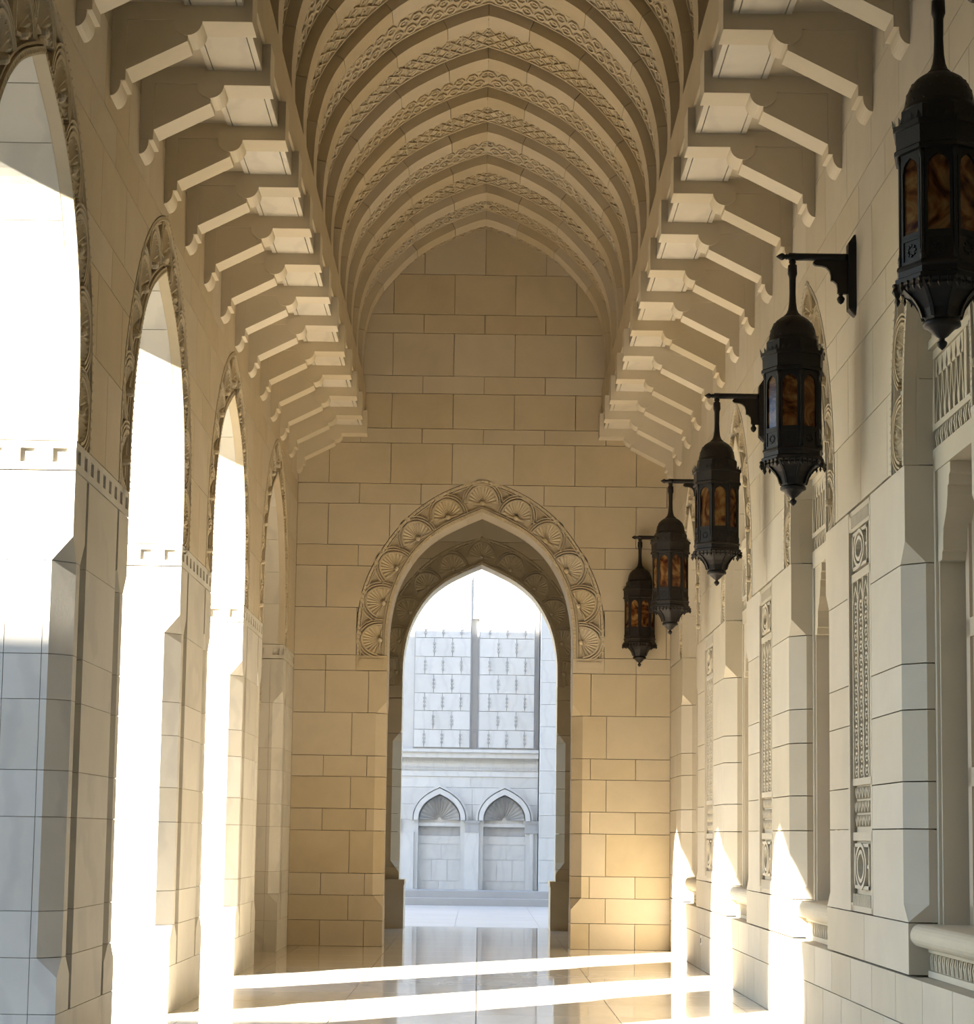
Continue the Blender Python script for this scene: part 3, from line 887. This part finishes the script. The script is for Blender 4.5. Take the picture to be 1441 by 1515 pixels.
# unseen wall added behind the camera so no light enters from there
mb = MB(); mb.box(XO - .3, XR + 1.2, YB - .4, YB, 0, 11.6); struct('wall_back', mb, 'stone')

# ------------------------------------------------------------------ vestibule and the wing it belongs to
mb = MB()
arch_core(mb, TV, -16, 16, UC, A, 15.0, .105, .6)
mb.box(-16, -1.8, .03, .6, 0, 4.18, TV); mb.box(1.8, 16, .03, .6, 0, 4.18, TV)
mb.box(-1.8, -1.40, .17, .5, 0, 4.18, TV); mb.box(1.40, 1.8, .17, .5, 0, 4.18, TV)
mb.box(-16, -2.9, D + .1, YV + .1, 0, 15); mb.box(2.9, 16, D + .1, YV + .1, 0, 15)
mb.box(-16, 16, D + .3, YV + .6, 14.6, 15.0); mb.box(-16, 16, D + .05, D + .35, 11.5, 15); mb.box(-3, 3, D + .5, YV + .1, 7.4, 7.8)
wall_vest = struct('wall_vestibule', mb, 'stone')
for i, (a, b) in enumerate(low):
    inner = 1.61 if i % 2 == 0 else 1.84
    for sg in (-1, 1):
        jamb_block(wall_vest, TV, sg, inner, a, b, (.95, 1.15), (3.2, 3.4), mat='stone', t=.6)
        ua, ub = sorted((UC + sg * inner, sg * 2.9)); lay_blocks(wall_vest, TV, ua, ub, [(a, b, [])], [])
for sg in (-1, 1):
    mb = MB(); ua, ub = sorted((sg * 1.345, sg * 1.8)); mb.box(UC + ua, UC + ub, .004, .6, 3.953, 4.17, TV); part('impost', mb, 'carve', wall_vest)
    mb = MB(); ua, ub = sorted((sg * 1.255, sg * 2.9)); mb.box(UC + ua, UC + ub, -.16, .7, 0, .82, TV); mb.box(UC + ua - .012, UC + ub + .012, -.172, .712, .74, .83, TV); part('plinth', mb, 'stone', wall_vest)
rows = [(a, b, [UC + (0 if i % 2 else .45) + .9 * k for k in range(-4, 5)]) for i, (a, b) in enumerate(zip([4.175, 4.87, 5.48, 5.79, 6.40, 6.70], [4.87, 5.48, 5.79, 6.40, 6.70, 7.3]))]
lay_blocks(wall_vest, TV, -2.9, 2.9, rows, [(UC, A.ext, A.etop)])
archivolt(wall_vest, TV, UC, A)
soffit(wall_vest, TV, UC, A, 0, .6, mat='stone')

# ------------------------------------------------------------------ courtyard facade seen through the arch
FX = lambda px: (px - 703) * YF / 2900
mb = MB(); mb.box(-14, 14, .30, 1.0, 0, 14, TF); fac = struct('wall_courtyard', mb, 'white')
def fpart(name, mat='white', parent=None, **k):
    return lambda m: part(name, m, mat, parent or fac, **k)
# lower storey with two blind arches; all pieces in front of the back wall (d .30)
zsp = 3.02; zap = 3.55                                   # springing and apex of the blind arches
def fa(c, w, z0, zs, za, th, d0, d1, name):
    """pointed band following the arch of half width w"""
    inn = catmull([(w, zs), (w * .96, zs + (za - zs) * .28), (w * .74, zs + (za - zs) * .6), (w * .4, zs + (za - zs) * .83), (0, za)], 5)
    sec = []
    pts = [(c - h, z) for h, z in inn] + [(c + h, z) for h, z in inn[::-1][1:]]
    cz = zs
    for (u, z) in pts:
        k = 1 + th / w; sec.append([TF(u, d0, z), TF(c + (u - c) * k, d0, cz + (z - cz) * k), TF(c + (u - c) * k, d1, cz + (z - cz) * k), TF(u, d1, z)])
    m = MB(); m.loft(sec); part(name, m, 'white', fac)
    return inn
cA = [FX(645), FX(741)]
for c in cA:
    w_ = .50
    inn = fa(c, w_, 0, 1.95, 2.56, .11, .0, .32, 'arch_ring')
    fa(c, w_ + .13, 0, 1.95, 2.72, .05, .05, .32, 'arch_moulding')
    # carved shell tympanum
    m = MB(); n = 14; rows = []
    for r, dd in ((.05, .29), (.3, .25), (.47, .22)):
        rows.append([TF(c + r * math.cos(math.pi * k / (2 * n)), dd + (.02 if k % 2 else 0), 1.96 + r * (1.0 + .18 * math.sin(math.pi * k / (2 * n)) ** 8) * math.sin(math.pi * k / (2 * n))) for k in range(2 * n + 1)])
    m.grid(rows); part('tympanum_shell', m, 'grey', fac)
    m = MB(); m.box(c - w_, c + w_, .20, .32, 1.80, 1.88, TF); part('string_course', m, 'white', fac)
    for z0, z1, us in ((.05, .52, [0]), (.52, 1.02, [-.17, .2]), (1.02, 1.38, [.05]), (1.38, 1.58, [])):
        lay_blocks(fac, lambda u, d, z: TF(u, d + .27, z), c - w_, c + w_, [(z0, z1, [c + q for q in us])], [], 'white', .03, 'facing_slab', .003)
    m = MB(); m.box(c - w_, c + w_, .285, .31, 1.58, 1.80, TF); part('recess_shade_band', m, 'grey', fac)  # grey strip stands in for the shade inside the recess
xl = FX(540); xr = FX(790)
edges = [(xl, cA[0] - .5), (cA[0] + .5, cA[1] - .5), (cA[1] + .5, xr)]
for a, b in edges:
    m = MB(); m.box(a, b, .12, .32, 0, 1.95, TF); pl = part('pier', m, 'white', fac)
    m = MB(); m.box(a + .1, b - .1, .07, .13, .30, 1.66, TF) if b - a < 1 else m.box(b - .35, b - .1, .07, .13, .30, 1.66, TF); part('colonnette', m, 'white', pl)
    cc = (a + b) / 2
    m = MB(); m.box(cc - .16, cc + .16, .06, .13, 1.66, 1.95, TF); m.box(cc - .19, cc + .19, .04, .13, 1.88, 1.95, TF); part('capital', m, 'grey', pl)
# wall above arches up to the string course, cut along the arch rings
def fextr(c):
    return (c, resample([(.60, 1.95), (.575, 2.13), (.44, 2.33), (.24, 2.5), (0, 2.64)], 20), 2.64)
lay_blocks(fac, lambda u, d, z: TF(u, d + .14, z), xl, xr, [(1.955, 2.32, [sum(cA) / 2]), (2.32, 2.72, [sum(cA) / 2]), (2.72, 2.98, [FX(690)])], [fextr(c) for c in cA], 'white', .18, 'facing_slab', .003)
# entablature
for z0, z1, dd, nm in ((2.98, 3.10, .12, 'entablature'), (3.10, 3.42, .15, 'frieze'), (3.42, 3.62, .02, 'cornice')):
    m = MB(); m.box(xl, xr, dd, .32, z0, z1, TF)
    o = part(nm, m, 'white', fac)
    if nm == 'frieze':
        for zz in (3.13, 3.31):
            m = MB(); n = 60
            for k in range(n):
                u = xl + (k + .5) * (xr - xl) / n; prism(m, [(u - .03, zz), (u, zz + .08), (u + .03, zz)], .13, .16, TF)
            part('dentil_carving', m, 'white', o, stuff=True)
    if nm == 'cornice':
        m = MB(); m.box(xl, xr, -.03, .05, 3.55, 3.62, TF); part('cornice_lip', m, 'white', o)
# upper storey: two tall panels of carved blocks between recessed strips
pan = [(FX(604), FX(689)), (FX(700), FX(784))]
for a, b in pan:
    m = MB(); m.box(a, b, .06, .32, 3.62, 7.75, TF); po = part('wall_panel', m, 'grey', fac)
    zz = 3.66; j = 0
    while zz < 7.6:
        h = .45 if j % 2 else .42
        us = [a + .02 + (b - a - .04) * q for q in ((0, .34, .67, 1) if j % 2 else (0, .18, .5, .83, 1))]
        for p, q in zip(us, us[1:]):
            m = MB(); m.box(p + .006, q - .006, .03, .07, zz + .006, min(zz + h, 7.7) - .006, TF); part('carved_block', m, 'white', po)
        for q in us[1:-1]:
            m = MB()
            for dz in (-.09, 0, .09): prism(m, [(q - .03, zz + h / 2 + dz - .025), (q + .03, zz + h / 2 + dz - .025), (q + .03, zz + h / 2 + dz + .025), (q - .03, zz + h / 2 + dz + .025)], .012, .04, TF)
            part('stud_row', m, 'grey', po)
        zz += h; j += 1
for a, b in ((xl, FX(604)), (FX(689), FX(700)), (FX(784), xr)):
    m = MB(); m.box(a, b, .2, .32, 3.62, 7.4, TF); part('recess_strip', m, 'white', fac)
m = MB(); m.box(FX(690) - .02, FX(699) + .02, .1, .32, 6.75, 9.4, TF); part('downpipe_strip', m, 'white', fac)
m = MB(); m.box(-6, xr, .08, .32, 7.75, 7.95, TF); part('band_course', m, 'white', fac)
lay_blocks(fac, lambda u, d, z: TF(u, d + .1, z), -6, xr, [(7.95 + .62 * k, 8.57 + .62 * k, [-6 + .9 * q + (.45 if k % 2 else 0) for q in range(14)]) for k in range(6)], [], 'white', .25, 'facing_slab', .003)
# window high up
m = MB(); m.box(FX(736), FX(760), .06, .12, 7.98, 8.45, TF); wn = part('upper_window', m, 'dark', fac)
m = MB(); m.box(FX(730), FX(766), .03, .11, 7.90, 7.99, TF); m.box(FX(730), FX(736), .04, .12, 7.98, 8.6, TF); m.box(FX(760), FX(766), .04, .12, 7.98, 8.6, TF); m.box(FX(730), FX(766), .03, .11, 8.45, 8.6, TF); part('window_frame', m, 'white', wn)
# broad plain pilaster on the right, and the lighter one far left
lay_blocks(fac, lambda u, d, z: TF(u, d - .45, z), xr + .02, xr + 2.2, [(.52 * k, .52 * k + .52, [xr + (.9 if k % 2 else 1.4)]) for k in range(0, 22)], [], 'white', .75, 'facing_slab', .003)
m = MB(); m.box(-6, xl, .1, .32, 0, 7.75, TF); part('plain_wall', m, 'white', fac)
m = MB(); m.box(-7, 7, -1.4, .3, .0, .16, TF); m.box(-7, 7, -.9, .3, .16, .32, TF); part('stylobate', m, 'court', fac)

# unseen block added left of the corridor, shaped to shade the near bays
mb = MB(); mb.box(-60, -3.8, -8.0, -6.0, 0, 16.3); struct('wall_shade_caster', mb, 'white')

# ------------------------------------------------------------------ lanterns on wall brackets
LX, LZ = 2.285, 5.932
def octo(R): return R
STUFF = {'crown', 'pendants', 'bowl_ribs'}
def lantern_parts():
    out = []
    def add(n, mb, mat, smooth=False, parent=None): out.append((n, mb.mesh(n, smooth), mat, parent))
    z = lambda v: v - LZ
    mb = MB(); mb.lathe([(.0, z(5.915)), (.022, z(5.91)), (.028, z(5.89)), (.02, z(5.875)), (.034, z(5.865)), (.036, z(5.80)), (.03, z(5.785)), (.026, z(5.77)), (.024, z(5.66)), (.027, z(5.58)), (.034, z(5.53)), (.045, z(5.50)), (.07, z(5.475)), (.075, z(5.46))], 14); add('stem', mb, 'bronze', True)
    mb = MB()
    dome = [(.05, 5.475), (.085, 5.465), (.12, 5.44), (.148, 5.405), (.166, 5.36), (.175, 5.31), (.177, 5.285), (.19, 5.28), (.19, 5.265)]
    mb.lathe([(r, z(q)) for r, q in dome], 32); add('dome', mb, 'bronze', True)
    mb = MB()                                              # pierced ornament on the dome
    for i in range(16):
        for j, (r, q) in enumerate(((.174, 5.31), (.163, 5.365), (.143, 5.41))):
            a = 2 * math.pi * (i + .5 * (j % 2)) / 16; s_ = .012
            c, s2 = math.cos(a), math.sin(a); tx, ty = -s2, c
            P0 = Vector((r * c, r * s2, z(q))); t = Vector((tx, ty, 0)); u = Vector((-.25 * c * (j + .2), -.25 * s2 * (j + .2), 1)).normalized(); n = Vector((c, s2, .3 * j))
            vs_ = [P0 + t * s_, P0 + u * s_ * 1.2, P0 - t * s_, P0 - u * s_ * 1.2, P0 + n * .004]
            mb.add(vs_, [(0, 1, 4), (1, 2, 4), (2, 3, 4), (3, 0, 4)])
    add('dome_studs', mb, 'bronze', parent='dome'); STUFF.add('dome_studs')
    mb = MB(); mb.lathe([(.195, z(5.27)), (.2, z(5.265)), (.2, z(5.185)), (.195, z(5.18))], 8); add('drum', mb, 'bronze')
    mb = MB(); mb.lathe([(.18, z(5.19)), (.245, z(5.18)), (.245, z(5.155)), (.232, z(5.15)), (.23, z(5.06)), (.24, z(5.05)), (.24, z(5.03)), (.2, z(5.025))], 8); add('cornice', mb, 'bronze')
    mb = MB()
    for i in range(32):                                    # crown of small leaves
        a = 2 * math.pi * i / 32; k = 8; ap = math.pi / 4
        r = .243 * math.cos(math.pi / 8) / math.cos((a % ap) - math.pi / 8)
        c, s2 = math.sin(a), -math.cos(a); t = Vector((c, s2, 0)).cross(Vector((0, 0, 1))).normalized() * .014; p0 = Vector((r * c, r * s2, z(5.178)))
        nn = Vector((c, s2, 0)) * .008
        mb.add([p0 - t, p0 + t, p0 + t * .8 + Vector((0, 0, .02)), p0 + Vector((0, 0, .042)) + nn, p0 - t * .8 + Vector((0, 0, .02)), p0 - t - nn, p0 + t - nn, p0 + Vector((0, 0, .04)) - nn], [(0, 1, 2, 3, 4), (5, 6, 7)])
    add('crown', mb, 'bronze', parent='cornice')
    R = .208
    for i in range(8):
        a = 2 * math.pi * i / 8; mb = MB(); x, y = R * math.sin(a), -R * math.cos(a)
        mb.lathe([(.015, z(5.04)), (.017, z(5.0)), (.011, z(4.98)), (.011, z(4.52)), (.017, z(4.50)), (.015, z(4.46))], 6, x, y); add('corner_post', mb, 'bronze', True)
    ap = R * math.cos(math.pi / 8); hw = R * math.sin(math.pi / 8)
    pane_box = MB()
    for i in range(8):
        a = 2 * math.pi * (i + .5) / 8; c, s2 = math.sin(a), -math.cos(a)
        def T(u, d, zz): return ((ap + d) * c + u * -s2, (ap + d) * s2 + u * c, z(zz))
        # arched frame of the face
        mb = MB(); w1 = hw - .012; w0 = hw - .026
        prism(mb, [(-w1, 4.60), (-w0, 4.60), (-w0, 4.93), (-w0 * .85, 4.965), (-w0 * .5, 4.985), (0, 5.0), (0, 5.03), (-w1, 5.03)], -.012, .008, T)
        prism(mb, [(w1, 4.60), (w0, 4.60), (w0, 4.93), (w0 * .85, 4.965), (w0 * .5, 4.985), (0, 5.0), (0, 5.03), (w1, 5.03)], -.012, .008, T)
        mb.box(-w1, w1, -.012, .008, 4.59, 4.61, T); add('pane_frame', mb, 'bronze')
        mb = MB(); mb.box(-w1, w1, -.008, -.004, 4.6, 5.02, T); add('pane', mb, 'amber')
        # pierced panel under the pane
        mb = MB(); mb.box(-w1, w1, -.012, .002, 4.455, 4.60, T)
        for (u0, u1, q0, q1) in ((-w1, w1, 4.455, 4.475), (-w1, w1, 4.575, 4.595), (-w1, -w1 + .014, 4.455, 4.595), (w1 - .014, w1, 4.455, 4.595)): mb.box(u0, u1, .0, .008, q0, q1, T)
        for k in range(8):
            t = 2 * math.pi * k / 8; u0 = .026 * math.cos(t); q0 = 4.525 + .026 * math.sin(t)
            prism(mb, [(u0 - .009, q0), (u0, q0 - .009), (u0 + .009, q0), (u0, q0 + .009)], 0, .008, T)
        add('lower_panel', mb, 'bronze')
    mb = MB(); mb.lathe([(.19, z(4.46)), (.228, z(4.455)), (.232, z(4.44)), (.222, z(4.43)), (.222, z(4.40)), (.24, z(4.39)), (.24, z(4.365)), (.19, z(4.355))], 8); add('base_ring', mb, 'bronze')
    mb = MB()
    for i in range(32):
        a = 2 * math.pi * i / 32; apx = math.pi / 4
        r = .24 * math.cos(math.pi / 8) / math.cos((a % apx) - math.pi / 8); x, y = r * math.sin(a), -r * math.cos(a)
        big = 1.6 if i % 4 == 0 else 1
        mb.lathe([(.008 * big, z(4.37)), (.010 * big, z(4.36)), (.006 * big, z(4.35)), (.011 * big, z(4.345 - .01 * big)), (.001, z(4.335 - .02 * big))], 5, x, y)
    add('pendants', mb, 'bronze', parent='base_ring')
    mb = MB(); mb.lathe([(.205, z(4.36)), (.2, z(4.345)), (.165, z(4.325)), (.13, z(4.29)), (.105, z(4.25)), (.09, z(4.205)), (.084, z(4.19))], 8); add('bowl', mb, 'bronze')
    mb = MB()
    for i in range(8):
        a = 2 * math.pi * i / 8
        secs = []
        for r, q in ((.206, 4.36), (.168, 4.327), (.133, 4.292), (.108, 4.252), (.093, 4.205)):
            x, y = r * math.sin(a), -r * math.cos(a); tx, ty = math.cos(a) * .009, math.sin(a) * .009; ox, oy = .012 * math.sin(a), -.012 * math.cos(a)
            secs.append([(x - tx, y - ty, z(q)), (x - tx + ox, y - ty + oy, z(q)), (x + tx + ox, y + ty + oy, z(q)), (x + tx, y + ty, z(q))])
        mb.loft(secs)
    add('bowl_ribs', mb, 'bronze', parent='bowl')
    mb = MB(); mb.lathe([(.086, z(4.195)), (.095, z(4.185)), (.095, z(4.165)), (.075, z(4.158)), (.055, z(4.14)), (.03, z(4.115)), (.014, z(4.105)), (.014, z(4.095)), (.026, z(4.085)), (.026, z(4.075)), (.018, z(4.06)), (.001, z(4.045))], 12); add('finial', mb, 'bronze', True)
    return out
LPARTS = lantern_parts()
for n, me, mat, p in LPARTS: me.materials.append(MT[mat])
def bracket_parts():
    out = []
    L = XR - LX                                              # local x = 0 under the lantern, wall at x = L
    def add(n, mb, smooth=False): me = mb.mesh(n, smooth); me.materials.append(MT['bronze']); out.append((n, me))
    def lathe_x(mb, prof, seg=12):
        secs = [[(x, r * math.cos(2 * math.pi * j / seg), r * math.sin(2 * math.pi * j / seg)) for j in range(seg)] for r, x in prof]; mb.loft(secs)
    mb = MB(); lathe_x(mb, [(.029, -.02), (.029, L - .09), (.03, L - .085), (.03, L - .05)]); add('arm', mb, True)
    mb = MB(); lathe_x(mb, [(.028, .03), (.03, .02), (.03, -.025), (.018, -.035), (.024, -.045), (.016, -.055), (.026, -.07), (.028, -.082), (.018, -.1), (.002, -.122)]); add('tip', mb, True)
    mb = MB()                                                # chamfered back plate
    prof = [(-.42, .0), (-.40, .02), (-.34, .06), (.09, .06), (.14, .02), (.15, 0)]
    secs = []
    for zz, th in ((-.45, .012), (-.40, .055), (.10, .055), (.165, .012)):
        hw = .07 if th > .02 else .045
        secs.append([(L, -hw, zz), (L - th, -hw * .7, zz), (L - th, hw * .7, zz), (L, hw, zz)])
    mb.loft(secs); add('back_plate', mb)
    pr = [(L - .05, -.028), (.17, -.028), (.155, -.038), (.152, -.05), (.17, -.065), (.22, -.07), (.25, -.08), (.275, -.105), (.285, -.14), (.285, -.18), (.305, -.185), (.328, -.205), (.335, -.235), (.335, -.275), (L - .05, -.285)]
    mb = MB(); mb.loft([[(x, -.016, q) for x, q in pr], [(x, .016, q) for x, q in pr]]); add('scroll_bracket', mb)
    mb = MB(); mb.lathe([(.012, -.27), (.02, -.285), (.012, -.292), (.028, -.31), (.03, -.322), (.02, -.345), (.001, -.36)], 10, .36, 0); add('drop', mb, True)
    return out
BPARTS = bracket_parts()
names = ['beside the carved panel nearest the corridor mouth', '', '', '', '']
rots = [38, -7 + 45, 20, 6, 4]
where = ['in front of the wall bay with the largest carved balustrade screen', 'on the wall pier with the largest carved panel',
         'on the second wall pier from the large carved panel towards the end wall', 'second lantern from the end wall', 'overlapping the end wall, last of the row']
llab = ['largest-looking black bronze lantern, farthest of the row from the end wall, before the balustrade screen',
        'black bronze lantern with amber panes on the pier carrying the clearest carved panel',
        'bronze lantern with amber panes, middle one of the row of five',
        'bronze lantern with amber panes, second of the row counted from the end wall',
        'smallest bronze lantern of the row, hanging right before the end wall']
blab = ['bronze wall bracket carrying the lantern farthest from the end wall',
        'black bronze wall bracket with stepped scroll above the clearest carved wall panel',
        'bronze wall bracket carrying the middle lantern of the row of five',
        'bronze wall bracket carrying the second lantern from the end wall',
        'bronze wall bracket carrying the smallest lantern before the end wall']
for i in range(5):
    y = 14.264 - P + P * i - (.12 if i == 4 else 0)
    t = empty('hanging_lantern', (LX, y, LZ)); tag(t, llab[i], 'lantern', 'bronze lanterns along the right wall')
    rz = -math.radians(rots[i]); made = {}
    for n, me, mat, p in LPARTS:
        pr = made.get(p) if p else t
        o = link(n, me, None, pr, None if p else Matrix.Rotation(rz, 4, 'Z'), n in STUFF)
        if n not in made: made[n] = o
    b = empty('wall_bracket', (LX, y, LZ)); tag(b, blab[i], 'bracket', 'bronze lantern brackets on the right wall')
    for n, me in BPARTS: link(n, me, None, b)

# socket low on the right wall
sk = empty('wall_socket', (XR, 24.25, .36)); tag(sk, 'small pale electric socket low on the right wall between two sun patches', 'socket')
mb = MB(); mb.box(-.012, .0, -.05, .05, -.06, .06); part('cover_plate', mb, 'plate', sk)
mb = MB(); mb.box(-.016, -.011, -.02, .02, -.03, .03); part('outlet', mb, 'dark', sk)
